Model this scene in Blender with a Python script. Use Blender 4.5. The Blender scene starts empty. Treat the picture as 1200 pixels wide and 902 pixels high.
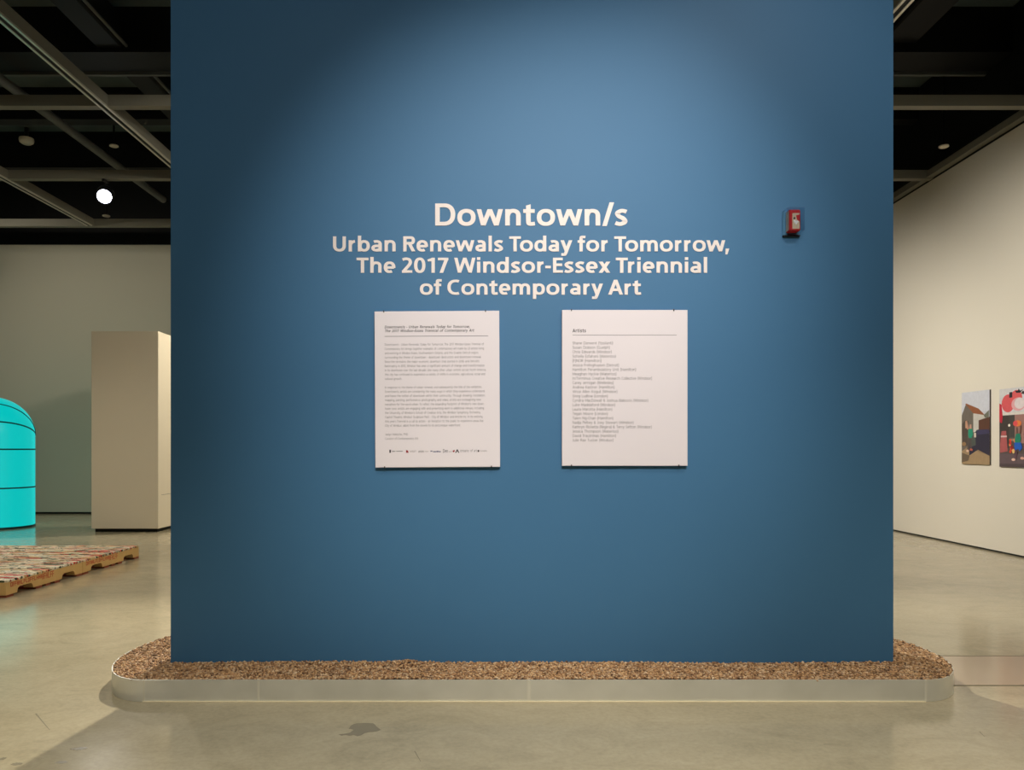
import bpy, math, random
import numpy as np
from mathutils import Vector, Matrix

# ------------------------------------------------------------------ scene, camera, light
S = bpy.context.scene
C = S.collection
F = 930.0                 # focal length in pixels of the 1200 x 902 frame
PX, PY = 586.0, 526.0     # vanishing point of the room's depth lines
CH = 1.174                # camera height
cam_d = bpy.data.cameras.new('camera'); cam = bpy.data.objects.new('camera', cam_d); C.objects.link(cam)
cam.location = (0, 0, CH); cam.rotation_euler = (math.pi/2, 0, 0)
cam_d.sensor_fit = 'HORIZONTAL'; cam_d.sensor_width = 36; cam_d.lens = 36*F/1200
cam_d.shift_x = (600-PX)/1200; cam_d.shift_y = (PY-451)/1200
cam_d.clip_start = 0.05; cam_d.clip_end = 100
S.camera = cam
S.view_settings.view_transform = 'Standard'; S.view_settings.look = 'None'
S.view_settings.exposure = 0.0; S.view_settings.gamma = 1.0
S.view_settings.use_curve_mapping = False
S.cycles.use_denoising = True
S.cycles.max_bounces = 10; S.cycles.diffuse_bounces = 6
S.cycles.sample_clamp_indirect = 6
w = bpy.data.worlds.new('world'); S.world = w; w.use_nodes = True
w.node_tree.nodes['Background'].inputs[0].default_value = (0.010, 0.011, 0.010, 1)
w.node_tree.nodes['Background'].inputs[1].default_value = 1.0

WARM = (1.0, 0.92, 0.76)
NEUT = (1.0, 0.935, 0.885)
MID = (1.0, 0.935, 0.835)
# track spotlights of the room, plus unseen fill spots added to brighten it: (mount xyz, aim xyz, watts, cone deg, blend, colour, label, lit lens strength)
LAMPS = [
    ((0.55, -0.60, 4.70), (0.22, 4.0, 1.92), 850, 38.5, 1.0, (1.0, 0.935, 0.86), 'black track spotlight behind the visitor, aimed at the middle of the blue wall', .05),
    ((1.55, 1.60, 4.70), (1.40, 4.0, 2.30), 120, 76, 1.0, NEUT, 'black track spotlight above the visitor, aimed right of the text panels', .03),
    ((-0.9, 1.60, 4.70), (-0.6, 2.2, 0.0), 600, 66, 1.0, WARM, 'unseen fill spotlight added above the visitor to brighten the kerb and the floor', .05),  # added flood, brightens the kerb and the floor in front
    ((2.0, 1.60, 4.70), (1.8, 2.3, 0.0), 520, 66, 1.0, WARM, 'unseen fill spotlight added above the visitor to brighten the right floor', .05),  # added flood for the floor at right
    ((0.75, 6.0, 4.70), (5.65, 7.20, 0.95), 540, 81, 1.0, MID, 'black track spotlight washing the near end of the white side wall', .05),
    ((0.75, 8.4, 4.70), (5.65, 9.20, 0.95), 540, 81, 1.0, MID, 'black track spotlight washing the wall with the two photographs', .05),
    ((0.75, 11.0, 4.70), (5.65, 11.8, 0.95), 540, 81, 1.0, MID, 'black track spotlight washing the far end of the white side wall', .05),
    ((-1.35, 8.2, 4.70), (-2.1, 3.4, 0.0), 1500, 60, 0.8, WARM, 'black track spotlight behind the blue wall, grazing its left edge', .05),
    ((0.20, 8.2, 4.70), (3.0, 3.6, 0.0), 1150, 60, 0.8, WARM, 'black track spotlight behind the blue wall, aimed past its right edge', .05),
    ((-1.90, 12.6, 4.70), (-4.9, 11.6, 1.3), 700, 70, 0.8, WARM, 'black track spotlight aimed at the side of the white block', .05),
    ((-0.60, 6.0, 4.70), (-7.4, 13.8, 1.6), 420, 62, 1.0, WARM, 'black track spotlight behind the blue wall, aimed at the far off-white wall', .25),
    ((-4.6, 3.8, 4.70), (-4.6, 4.4, 0.0), 280, 84, 1.0, WARM, 'unseen fill spotlight added to brighten the floor near the pallets', .05),  # added flood, lifts the left floor
    ((-0.80, -0.60, 4.70), (-0.3, 4.0, 1.4), 120, 110, 1.0, (.94, .97, 1.0), 'unseen fill spotlight added behind the visitor to lift the whole blue wall softly', .05),  # added broad fill for the edges of the blue wall
    ((-1.68, 8.6, 4.70), (-4.0, 7.3, 0.1), 360, 52, 1.0, WARM, 'unseen fill spotlight added behind the blue wall to brighten the cardboard pallets', .08),  # added to light the pallet sides from the right
    ((-8.2, 10.4, 4.70), (-7.2, 14.37, 2.2), 120, 120, 1.0, WARM, 'unseen fill spotlight added to brighten the far off-white wall from the left', .05),  # added fill for the far wall, clear of the block's front
    ((-6.9, 8.2, 4.70), (-5.4, 8.4, 0.0), 330, 110, 1.0, WARM, 'unseen fill spotlight added above the pallets, outside the left edge', .05),  # added flood, kept out of view at left
]

# ------------------------------------------------------------------ helpers
def lin(c):
    return tuple((v/255/12.92 if v/255 <= 0.04045 else ((v/255+0.055)/1.055)**2.4) for v in c)

def mat(name, rgb, rough=0.6, metal=0.0, var=0.0, scale=6.0, bump=0.0, bscale=120.0, emit=None, es=1.0, spec=0.5):
    m = bpy.data.materials.new(name); m.use_nodes = True
    nt = m.node_tree; b = nt.nodes['Principled BSDF']
    col = lin(rgb)
    b.inputs['Base Color'].default_value = (*col, 1)
    b.inputs['Roughness'].default_value = rough
    b.inputs['Metallic'].default_value = metal
    b.inputs['Specular IOR Level'].default_value = spec
    if var > 0 or bump > 0:
        tc = nt.nodes.new('ShaderNodeTexCoord')
    if var > 0:
        n = nt.nodes.new('ShaderNodeTexNoise'); n.inputs['Scale'].default_value = scale; n.inputs['Detail'].default_value = 6
        nt.links.new(tc.outputs['Object'], n.inputs['Vector'])
        mx = nt.nodes.new('ShaderNodeMix'); mx.data_type = 'RGBA'
        mx.inputs['A'].default_value = (*[v*(1-var) for v in col], 1)
        mx.inputs['B'].default_value = (*[min(1, v*(1+var)) for v in col], 1)
        nt.links.new(n.outputs['Fac'], mx.inputs['Factor']); nt.links.new(mx.outputs['Result'], b.inputs['Base Color'])
    if bump > 0:
        n2 = nt.nodes.new('ShaderNodeTexNoise'); n2.inputs['Scale'].default_value = bscale; n2.inputs['Detail'].default_value = 3
        nt.links.new(tc.outputs['Object'], n2.inputs['Vector'])
        bp = nt.nodes.new('ShaderNodeBump'); bp.inputs['Strength'].default_value = bump; bp.inputs['Distance'].default_value = 0.002
        nt.links.new(n2.outputs['Fac'], bp.inputs['Height']); nt.links.new(bp.outputs['Normal'], b.inputs['Normal'])
    if emit:
        b.inputs['Emission Color'].default_value = (*lin(emit), 1); b.inputs['Emission Strength'].default_value = es
    return m

class MB:
    """collects polygons, then links them as one mesh object"""
    def __init__(s): s.v = []; s.f = []; s.mi = []
    def add(s, vs, fs, mi=0):
        o = len(s.v); s.v += [tuple(p) for p in vs]
        for f in fs: s.f.append(tuple(i+o for i in f)); s.mi.append(mi)
        return s
    def box(s, x0, x1, y0, y1, z0, z1, mi=0):
        return s.add([(x0,y0,z0),(x1,y0,z0),(x1,y1,z0),(x0,y1,z0),(x0,y0,z1),(x1,y0,z1),(x1,y1,z1),(x0,y1,z1)],
                     [(0,3,2,1),(4,5,6,7),(0,1,5,4),(1,2,6,5),(2,3,7,6),(3,0,4,7)], mi)
    def bevbox(s, x0, x1, y0, y1, z0, z1, b=0.004, mi=0):
        # box with chamfered vertical and horizontal edges (24 verts)
        X = (x0, x1); Y = (y0, y1); Z = (z0, z1); vs = []; idx = {}
        for i in (0, 1):
            for j in (0, 1):
                for k in (0, 1):
                    sx, sy, sz = (b if i == 0 else -b), (b if j == 0 else -b), (b if k == 0 else -b)
                    idx[i,j,k,'x'] = len(vs); vs.append((X[i], Y[j]+sy, Z[k]+sz))
                    idx[i,j,k,'y'] = len(vs); vs.append((X[i]+sx, Y[j], Z[k]+sz))
                    idx[i,j,k,'z'] = len(vs); vs.append((X[i]+sx, Y[j]+sy, Z[k]))
        fs = []
        r = [(0,0),(1,0),(1,1),(0,1)]
        for i in (0,1): fs.append([idx[i,a,c,'x'] for a, c in (r if i else r[::-1])])
        for j in (0,1): fs.append([idx[a,j,c,'y'] for a, c in (r[::-1] if j else r)])
        for k in (0,1): fs.append([idx[a,c,k,'z'] for a, c in (r if k else r[::-1])])
        for a in (0,1):
            for c in (0,1):
                fs.append([idx[0,a,c,'y'], idx[1,a,c,'y'], idx[1,a,c,'z'], idx[0,a,c,'z']])
                fs.append([idx[a,0,c,'x'], idx[a,1,c,'x'], idx[a,1,c,'z'], idx[a,0,c,'z']])
                fs.append([idx[a,c,0,'x'], idx[a,c,1,'x'], idx[a,c,1,'y'], idx[a,c,0,'y']])
                for k in (0,1): fs.append([idx[a,c,k,'x'], idx[a,c,k,'y'], idx[a,c,k,'z']])
        return s.add(vs, fs, mi)
    def lathe(s, prof, n=24, M=None, mi=0, cap=True):
        M = M or Matrix.Identity(4); vs = []; fs = []
        for r, z in prof:
            for i in range(n):
                a = 2*math.pi*i/n; vs.append(M @ Vector((r*math.cos(a), r*math.sin(a), z)))
        m = len(prof)
        for k in range(m-1):
            for i in range(n):
                j = (i+1) % n; fs.append((k*n+i, k*n+j, (k+1)*n+j, (k+1)*n+i))
        if cap:
            fs.append(tuple(range(n))[::-1]); fs.append(tuple((m-1)*n+i for i in range(n)))
        return s.add(vs, fs, mi)
    def tube(s, pts, r, n=8, mi=0, closed=False):
        pts = [Vector(p) for p in pts]; vs = []; fs = []; N = len(pts)
        for k, p in enumerate(pts):
            if closed: d = pts[(k+1) % N]-pts[k-1]
            else: d = pts[min(k+1, N-1)]-pts[max(k-1, 0)]
            d.normalize()
            up = Vector((0,0,1)) if abs(d.z) < 0.9 else Vector((0,1,0))
            a = d.cross(up).normalized(); b = a.cross(d)
            for i in range(n):
                t = 2*math.pi*i/n; vs.append(p+a*r*math.cos(t)+b*r*math.sin(t))
        for k in range(N if closed else N-1):
            q = (k+1) % N
            for i in range(n):
                j = (i+1) % n; fs.append((k*n+i, k*n+j, q*n+j, q*n+i))
        if not closed:
            fs.append(tuple(range(n))[::-1]); fs.append(tuple((N-1)*n+i for i in range(n)))
        return s.add(vs, fs, mi)
    def prism(s, pts, a, b, axis='y', mi=0):
        # outline pts (u, v) swept from a to b along axis
        def P(u, v, t): return {'y': (u, t, v), 'x': (t, u, v), 'z': (u, v, t)}[axis]
        n = len(pts); vs = [P(u, v, a) for u, v in pts]+[P(u, v, b) for u, v in pts]
        fs = [tuple(range(n)), tuple(range(2*n-1, n-1, -1))]
        for i in range(n):
            j = (i+1) % n; fs.append((i, i+n, j+n, j))
        return s.add(vs, fs, mi)
    def mesh(s, name, mats, smooth=False, recalc=True):
        me = bpy.data.meshes.new(name); me.from_pydata(s.v, [], s.f)
        for m in (mats if isinstance(mats, (list, tuple)) else [mats]): me.materials.append(m)
        if any(s.mi): me.polygons.foreach_set('material_index', s.mi)
        if recalc:
            import bmesh
            b = bmesh.new(); b.from_mesh(me); bmesh.ops.recalc_face_normals(b, faces=b.faces); b.to_mesh(me); b.free()
        if smooth:
            me.polygons.foreach_set('use_smooth', [True]*len(me.polygons))
            me.set_sharp_from_angle(angle=math.radians(40))
        me.update(); return me
    def build(s, name, mats, parent=None, smooth=False, recalc=True):
        return link(name, s.mesh(name, mats, smooth, recalc), parent)

def link(name, me, parent=None, loc=None):
    o = bpy.data.objects.new(name, me); C.objects.link(o)
    if parent is not None: o.parent = parent
    if loc: o.location = loc
    return o
def empty(name, loc=(0,0,0), rz=0.0):
    o = bpy.data.objects.new(name, None); C.objects.link(o); o.location = loc; o.rotation_euler = (0,0,rz)
    o.empty_display_size = 0.1; return o
def tag(o, label, cat, group=None, kind=None):
    o['label'] = label; o['category'] = cat
    if group: o['group'] = group
    if kind: o['kind'] = kind
    return o
def struct(o, label, cat):
    o['kind'] = 'structure'; o['label'] = label; o['category'] = cat; return o
def copy_tree(o, parent=None):
    c = o.copy(); C.objects.link(c); c.parent = parent
    for ch in [k for k in bpy.data.objects if k.parent == o]: copy_tree(ch, c)
    return c

random.seed(4); rng = np.random.default_rng(11)

# ------------------------------------------------------------------ materials
M_blue = mat('blue_paint', (71, 121, 162), 0.55, var=0.03, scale=1.6, bump=0.15, bscale=260, spec=0.3)
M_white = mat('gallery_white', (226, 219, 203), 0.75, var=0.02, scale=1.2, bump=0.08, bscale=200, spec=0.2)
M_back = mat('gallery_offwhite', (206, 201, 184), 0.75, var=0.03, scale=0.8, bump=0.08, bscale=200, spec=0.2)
M_dark = mat('dark_ceiling_paint', (92, 104, 103), 0.8, var=0.25, scale=2.0, spec=0.2)
M_black = mat('black_paint', (16, 17, 18), 0.6, var=0.15, scale=4.0, spec=0.3)
M_reveal = mat('dark_reveal', (22, 24, 22), 0.8, var=0.1, scale=8)
M_grid = mat('grid_beam_paint', (130, 127, 115), 0.55, var=0.05, scale=3.0, spec=0.3)
M_rail = mat('track_rail_metal', (214, 210, 198), 0.35, metal=0.5, var=0.05, scale=8)
M_slot = mat('track_slot', (12, 12, 12), 0.7, var=0.1)
M_pipe = mat('grey_conduit', (92, 94, 90), 0.5, var=0.15, scale=5)
M_cream = mat('cream_plastic', (246, 234, 212), 0.45, var=0.04, scale=20)
M_vinyl = mat('white_vinyl', (246, 236, 230), 0.5, var=0.01, scale=30, spec=0.3)
M_board = mat('panel_board', (241, 234, 238), 0.65, var=0.012, scale=6, spec=0.25)
M_ink = mat('grey_ink', (80, 72, 76), 0.8, var=0.05, scale=40)
M_inkb = mat('dark_ink', (46, 38, 44), 0.8, var=0.05, scale=40)
M_steel = mat('nail_steel', (60, 60, 64), 0.35, metal=0.8, var=0.05)
M_red = mat('red_enamel', (196, 34, 38), 0.4, var=0.05, scale=30)
M_label_lit_side = mat('beige_label_and_lit_side', (214, 190, 160), 0.6, var=0.03, scale=30)  # label plate colour, also painted light on the alarm body's left side
M_lens = mat('strobe_lens', (250, 246, 244), 0.15, var=0.02)
M_plug = mat('black_plastic', (18, 18, 20), 0.45, var=0.1)

def floor_material():
    m = bpy.data.materials.new('polished_concrete'); m.use_nodes = True; nt = m.node_tree; b = nt.nodes['Principled BSDF']
    tc = nt.nodes.new('ShaderNodeTexCoord')
    def noise(scale, detail, rough=0.6, stretch=None, dist=0.0):
        n = nt.nodes.new('ShaderNodeTexNoise'); n.inputs['Scale'].default_value = scale; n.inputs['Detail'].default_value = detail
        n.inputs['Roughness'].default_value = rough; n.inputs['Distortion'].default_value = dist
        if stretch:
            mp = nt.nodes.new('ShaderNodeMapping'); mp.inputs['Scale'].default_value = stretch; mp.inputs['Rotation'].default_value = (0,0,0.35)
            nt.links.new(tc.outputs['Object'], mp.inputs['Vector']); nt.links.new(mp.outputs['Vector'], n.inputs['Vector'])
        else: nt.links.new(tc.outputs['Object'], n.inputs['Vector'])
        return n
    def ramp(src, stops):
        r = nt.nodes.new('ShaderNodeValToRGB'); e = r.color_ramp.elements
        while len(e) < len(stops): e.new(0.5)
        for k, (p, c) in enumerate(stops): e[k].position = p; e[k].color = (*lin(c), 1)
        nt.links.new(src, r.inputs['Fac']); return r
    n1 = noise(0.8, 8, 0.62, dist=0.6)
    c1 = ramp(n1.outputs['Fac'], [(0.25, (160, 150, 123)), (0.5, (176, 165, 137)), (0.75, (190, 178, 150))])
    n2 = noise(2.6, 7, 0.68, stretch=(1.0, 1.35, 1.0), dist=1.6)
    c2 = ramp(n2.outputs['Fac'], [(0.3, (146, 136, 111)), (0.5, (178, 166, 138)), (0.72, (195, 184, 157))])
    mx = nt.nodes.new('ShaderNodeMix'); mx.data_type = 'RGBA'; mx.inputs['Factor'].default_value = 0.4
    nt.links.new(c1.outputs['Color'], mx.inputs['A']); nt.links.new(c2.outputs['Color'], mx.inputs['B'])
    n3 = noise(45, 4, 0.7)
    c3 = ramp(n3.outputs['Fac'], [(0.35, (235, 235, 235)), (0.6, (255, 255, 255))])
    mu = nt.nodes.new('ShaderNodeMix'); mu.data_type = 'RGBA'; mu.blend_type = 'MULTIPLY'; mu.inputs['Factor'].default_value = 0.7
    nt.links.new(mx.outputs['Result'], mu.inputs['A']); nt.links.new(c3.outputs['Color'], mu.inputs['B'])
    nt.links.new(mu.outputs['Result'], b.inputs['Base Color'])
    n4 = noise(1.7, 5)
    mr = nt.nodes.new('ShaderNodeMapRange'); mr.inputs['From Min'].default_value = 0.3; mr.inputs['From Max'].default_value = 0.7
    mr.inputs['To Min'].default_value = 0.12; mr.inputs['To Max'].default_value = 0.20
    nt.links.new(n4.outputs['Fac'], mr.inputs['Value']); nt.links.new(mr.outputs['Result'], b.inputs['Roughness'])
    bp = nt.nodes.new('ShaderNodeBump'); bp.inputs['Strength'].default_value = 0.02; bp.inputs['Distance'].default_value = 0.004
    nt.links.new(n2.outputs['Fac'], bp.inputs['Height']); nt.links.new(bp.outputs['Normal'], b.inputs['Normal'])
    b.inputs['Specular IOR Level'].default_value = 0.5
    return m
M_floor = floor_material()
M_patch = mat('pinkish_concrete', (176, 158, 136), 0.16, var=0.08, scale=3)
M_stain = mat('dried_stain', (138, 129, 108), 0.22, var=0.1, scale=12)
M_crack = mat('floor_joint', (120, 110, 90), 0.6, var=0.1, scale=12)

def metal_material():
    m = bpy.data.materials.new('galvanised_sheet'); m.use_nodes = True; nt = m.node_tree; b = nt.nodes['Principled BSDF']
    tc = nt.nodes.new('ShaderNodeTexCoord'); n = nt.nodes.new('ShaderNodeTexNoise'); n.inputs['Scale'].default_value = 5; n.inputs['Detail'].default_value = 3
    nt.links.new(tc.outputs['Object'], n.inputs['Vector'])
    r = nt.nodes.new('ShaderNodeValToRGB'); e = r.color_ramp.elements
    e[0].position = .3; e[0].color = (*lin((226, 226, 218)), 1); e[1].position = .7; e[1].color = (*lin((238, 238, 231)), 1)
    nt.links.new(n.outputs['Fac'], r.inputs['Fac']); nt.links.new(r.outputs['Color'], b.inputs['Base Color'])
    mr = nt.nodes.new('ShaderNodeMapRange'); mr.inputs['To Min'].default_value = .26; mr.inputs['To Max'].default_value = .34
    nt.links.new(n.outputs['Fac'], mr.inputs['Value']); nt.links.new(mr.outputs['Result'], b.inputs['Roughness'])
    b.inputs['Metallic'].default_value = 0.45
    return m
M_metal = metal_material()
M_strip = mat('bright_seam_strip', (236, 234, 222), 0.4, metal=0.3, var=0.04, scale=10)
M_foot_line = mat('pale_foot_line', (236, 224, 190), 0.5, var=0.05, scale=20)

def island_material(name, cols, rough=0.7):
    m = bpy.data.materials.new(name); m.use_nodes = True; nt = m.node_tree; b = nt.nodes['Principled BSDF']
    g = nt.nodes.new('ShaderNodeNewGeometry'); r = nt.nodes.new('ShaderNodeValToRGB'); e = r.color_ramp.elements
    while len(e) < len(cols): e.new(0.5)
    for k, c in enumerate(cols): e[k].position = k/(len(cols)-1); e[k].color = (*lin(c), 1)
    nt.links.new(g.outputs['Random Per Island'], r.inputs['Fac']); nt.links.new(r.outputs['Color'], b.inputs['Base Color'])
    b.inputs['Roughness'].default_value = rough; return m
M_pebble = island_material('crushed_gravel', [(92, 64, 44), (166, 124, 84), (198, 155, 108), (222, 182, 134), (142, 102, 68), (234, 204, 166), (122, 85, 56), (204, 157, 110)])
M_soil = mat('gravel_bed', (112, 74, 52), 0.95, var=0.3, scale=60)

def attr_material(name, rough=0.55):
    m = bpy.data.materials.new(name); m.use_nodes = True; nt = m.node_tree; b = nt.nodes['Principled BSDF']
    a = nt.nodes.new('ShaderNodeAttribute'); a.attribute_name = 'ink'
    tc = nt.nodes.new('ShaderNodeTexCoord'); n = nt.nodes.new('ShaderNodeTexNoise'); n.inputs['Scale'].default_value = 28; n.inputs['Detail'].default_value = 5
    nt.links.new(tc.outputs['Object'], n.inputs['Vector'])
    mr = nt.nodes.new('ShaderNodeMapRange'); mr.inputs['To Min'].default_value = .85; mr.inputs['To Max'].default_value = 1.15
    nt.links.new(n.outputs['Fac'], mr.inputs['Value'])
    mx = nt.nodes.new('ShaderNodeMix'); mx.data_type = 'RGBA'; mx.blend_type = 'MULTIPLY'; mx.inputs['Factor'].default_value = 1
    nt.links.new(a.outputs['Color'], mx.inputs['A']); nt.links.new(mr.outputs['Result'], mx.inputs['B'])
    nt.links.new(mx.outputs['Result'], b.inputs['Base Color']); b.inputs['Roughness'].default_value = rough
    return m
M_print = attr_material('photo_print')

# ------------------------------------------------------------------ the room
XR, XL, YB, YF, DECK = 5.65, -12.0, 14.37, -6.0, 6.05
floor = struct(MB().box(XL-.2, XR+.2, YF-.2, YB+.2, -.15, 0).build('floor', M_floor), 'polished beige concrete gallery floor', 'floor')
ceiling = struct(MB().box(XL-.2, XR+.2, YF-.2, YB+.2, DECK, DECK+.15).build('ceiling', M_dark), 'dark painted open ceiling deck above the grid', 'ceiling')
struct(MB().box(XR, XR+.2, YF, YB, .02, 4.69).build('wall_right', M_white), 'white gallery wall holding two photographs', 'wall')
struct(MB().box(XR+.004, XR+.2, YF, YB, 4.69, DECK).build('dark_void_right', M_black), 'black panel standing in for the dark space above the white side wall', 'wall')  # black sheet put where the space above this wall is only dark
struct(MB().box(XR+.012, XR+.2, YF, YB, 0, .02).build('baseboard_right', M_reveal), 'dark shadow gap under the white side wall', 'baseboard')
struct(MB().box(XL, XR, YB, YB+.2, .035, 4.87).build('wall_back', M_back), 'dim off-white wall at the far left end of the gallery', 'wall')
struct(MB().box(XL, XR, YB+.004, YB+.2, 4.87, DECK).build('dark_void_back', M_black), 'black panel standing in for the dark void above the far off-white wall', 'wall')  # black colour stands in for the unlit open void up to the deck
struct(MB().box(XL, XR, YB+.015, YB+.2, 0, .035).build('baseboard_back', M_reveal), 'dark shadow gap under the far off-white wall', 'baseboard')
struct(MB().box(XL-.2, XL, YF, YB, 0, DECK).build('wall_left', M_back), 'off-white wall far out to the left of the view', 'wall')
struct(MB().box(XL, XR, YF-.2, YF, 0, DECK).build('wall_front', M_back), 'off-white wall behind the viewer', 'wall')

# floor marks: repaired strip, joints, crack, stains
MB().box(1.98, XR-.002, 3.945, 4.50, -.01, .0015).build('repair_strip', M_patch, floor)
MB().box(1.9, XR-.002, 4.495, 4.507, -.01, .002).build('joint', M_crack, floor)
MB().box(1.9, XR-.002, 3.936, 3.945, -.01, .002).build('joint', M_crack, floor)
def fpt(px, py, z=0.0):
    d = F*(CH-z)/(py-PY); return ((px-PX)*d/F, d, z)
def blot(px, py, wpx, hpx, seed, rot=0.0, n=40):
    r = random.Random(seed); cx, cy, _ = fpt(px, py); ex, _, _ = fpt(px+wpx/2, py); _, ey, _ = fpt(px, py-hpx/2)
    a, b = abs(ex-cx), abs(ey-cy); pts = []
    for i in range(n):
        t = 2*math.pi*i/n; k = 0.62+0.45*r.random()
        u, v = a*k*math.cos(t), b*k*math.sin(t)
        pts.append((cx+u*math.cos(rot)-v*math.sin(rot), cy+u*math.sin(rot)+v*math.cos(rot)))
    MB().prism(pts, -.004, .0006, 'z').build('stain', M_stain, floor)
_st = [(45,440),(58,433),(70,430),(110,428),(150,430),(158,436),(165,445),(185,460),(168,467),(150,470),(128,471),(110,475),(92,486),(75,490),(58,484),(40,488),(20,484),(0,487),(-12,481),(18,478),(40,474),(50,466),(60,459),(48,457),(35,455)]
MB().prism([fpt(400+a/4, 740+b/4)[:2] for a, b in _st], -.004, .0006, 'z').build('stain', M_stain, floor); blot(92, 877, 20, 4, 5, 0.12); blot(72, 893, 15, 3.5, 6, 0.12); blot(20, 895, 14, 4, 7, 0.1); blot(3, 889, 8, 4, 9)
def scratch(p, q, wd=0.004):
    a, b = Vector(fpt(*p)), Vector(fpt(*q)); d = (b-a).normalized(); n = Vector((-d.y, d.x, 0))*wd/2
    MB().prism([(v.x, v.y) for v in (a-n, b-n*.3, b+n*.3, a+n)], -.004, .0006, 'z').build('scratch', M_stain, floor)
scratch((486, 880), (493, 892)); scratch((42, 836), (58, 855), .006); scratch((1148, 857), (1154, 863)); scratch((965, 872), (985, 872)); scratch((1135, 770), (1172, 781), .005)

# partition
struct(MB().box(-1.66, 1.982, 4.0, 4.41, 0, 4.58).build('wall_center', M_blue), 'free-standing deep blue partition wall with the exhibition title', 'wall')

# ceiling grid beams, with light track under the ones running away from the viewer
ZB = 4.70
def lateral(y):
    b = MB().box(XL, XR-.002, y, y+.10, ZB, ZB+.114).build('grid_beam', M_grid, ceiling); return b
def longit(x):
    b = MB().box(x-.05, x+.05, YF, 12.63, ZB+.004, ZB+.112).build('grid_beam', M_grid, ceiling)
    MB().box(x-.022, x+.022, YF, 12.5, ZB-.004, ZB+.01).build('track_slot', M_slot, b)
    for sx in (-1, 1):
        MB().box(x+sx*.034-.012, x+sx*.034+.012, YF, 12.5, ZB-.012, ZB+.01).build('track_rail', M_rail, b)
    return b
for y in (-.65, 1.55, 3.76, 5.96, 8.156, 10.35, 12.55): lateral(y)
for x in (-8.87, -6.47, -4.08, -1.68, 0.75, 3.20): longit(x)
MB().box(XR-.09, XR-.004, YF, YB-.01, ZB+.012, ZB+.095).build('grid_beam', M_grid, ceiling)
# roof structure
for y0, y1, z0 in ((8.75, 9.2, 5.55), (12.2, 12.75, 5.5), (5.6, 6.0, 5.5), (10.7, 10.9, 5.62)):
    MB().box(XL, XR, y0, y1, z0, DECK).build('roof_joist', M_black, ceiling)
MB().box(XL, XR, 9.22, 9.26, 5.52, 5.56).build('conduit', M_pipe, ceiling)
MB().bevbox(-4.46, -4.16, YF, 13.9, 5.60, 5.95, .02).build('air_duct', M_black, ceiling)
MB().tube([(-4.12, YF, 5.62), (-4.12, 13.8, 5.62)], .018, 8).build('conduit', M_pipe, ceiling, smooth=True)
MB().tube([(-5.6, YF, 5.32), (-5.6, 13.2, 5.32)], .055, 14).build('round_duct', M_pipe, ceiling, smooth=True)
MB().bevbox(4.2, 4.6, YF, 13.9, 5.65, 5.98, .02).build('air_duct', M_black, ceiling)
MB().tube([(5.0, 7.4, DECK), (5.0, 7.4, 5.0), (5.0, 7.4, 4.83)], .012, 8).build('hanger_rod', M_pipe, ceiling, smooth=True)

# ------------------------------------------------------------------ kerb and gravel
KY, KB, KA, KH = 4.202, 0.515, 0.31, 0.102
X0, X1 = (168-PX)*.003965, (1084-PX)*.003965
def outline(inset=0.0, n=40):
    a, b = KA-inset, KB-inset; pts = []
    for i in range(n+1):
        t = -math.pi/2+math.pi*i/n; pts.append((X1+a*math.cos(t), KY+b*math.sin(t)))
    for i in range(n+1):
        t = math.pi/2+math.pi*i/n; pts.append((X0+a*math.cos(t), KY+b*math.sin(t)))
    return pts
kerb = empty('metal_kerb', (0.16, KY, 0)); kerb_inv = Matrix.Translation((-0.16, -KY, 0))
tag(kerb, 'low galvanised metal kerb holding gravel around the blue wall', 'kerb')
def strip(pts, name, m, z0, z1, t=.005, push=0.0):
    b = MB(); n = len(pts); P = [Vector((p[0], p[1], 0)) for p in pts]; O = []
    for i in range(n):
        d = (P[min(i+1, n-1)]-P[max(i-1, 0)]).normalized(); nr = Vector((d.y, -d.x, 0)); O.append((P[i]+nr*push, P[i]+nr*(push-t)))
    vs = []
    for o, q in O: vs += [(o.x, o.y, z0), (o.x, o.y, z1), (q.x, q.y, z1), (q.x, q.y, z0)]
    fs = []
    for i in range(n-1):
        for k in range(4): fs.append((i*4+k, i*4+(k+1) % 4, i*4+4+(k+1) % 4, i*4+4+k))
    fs += [(0,1,2,3), (n*4-4, n*4-3, n*4-2, n*4-1)]
    b.add(vs, fs); o = b.build(name, m, kerb, smooth=True); o.matrix_parent_inverse = kerb_inv; return o
g = .0012
right = outline()[:41]; left = outline()[41:]
yf, yb = KY-KB, KY+KB
strip(right, 'kerb_panel', M_metal, .001, KH); strip(left, 'kerb_panel', M_metal, .001, KH)
xs = [X0, (302-PX)*.003965, (618-PX)*.003965, X1]
for a, b in zip(xs[:-1], xs[1:]):
    strip([(a+g, yf), ((a+b)/2, yf), (b-g, yf)], 'kerb_panel', M_metal, .001, KH)
    strip([(b-g, yb), ((a+b)/2, yb), (a+g, yb)], 'kerb_panel', M_metal, .001, KH)
for x in xs:
    wd = .016 if x == xs[2] else .008
    strip([(x-.002, yf), (x+wd, yf)], 'seam_strip', M_strip, .002, KH-.001, .002, .0022)
strip([(X0, yf-.001), (0, yf-.001), (X1, yf-.001)], 'pale_foot_line', M_foot_line, .0002, .004, .007, .007)  # thin pale line along the kerb's front foot

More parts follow.
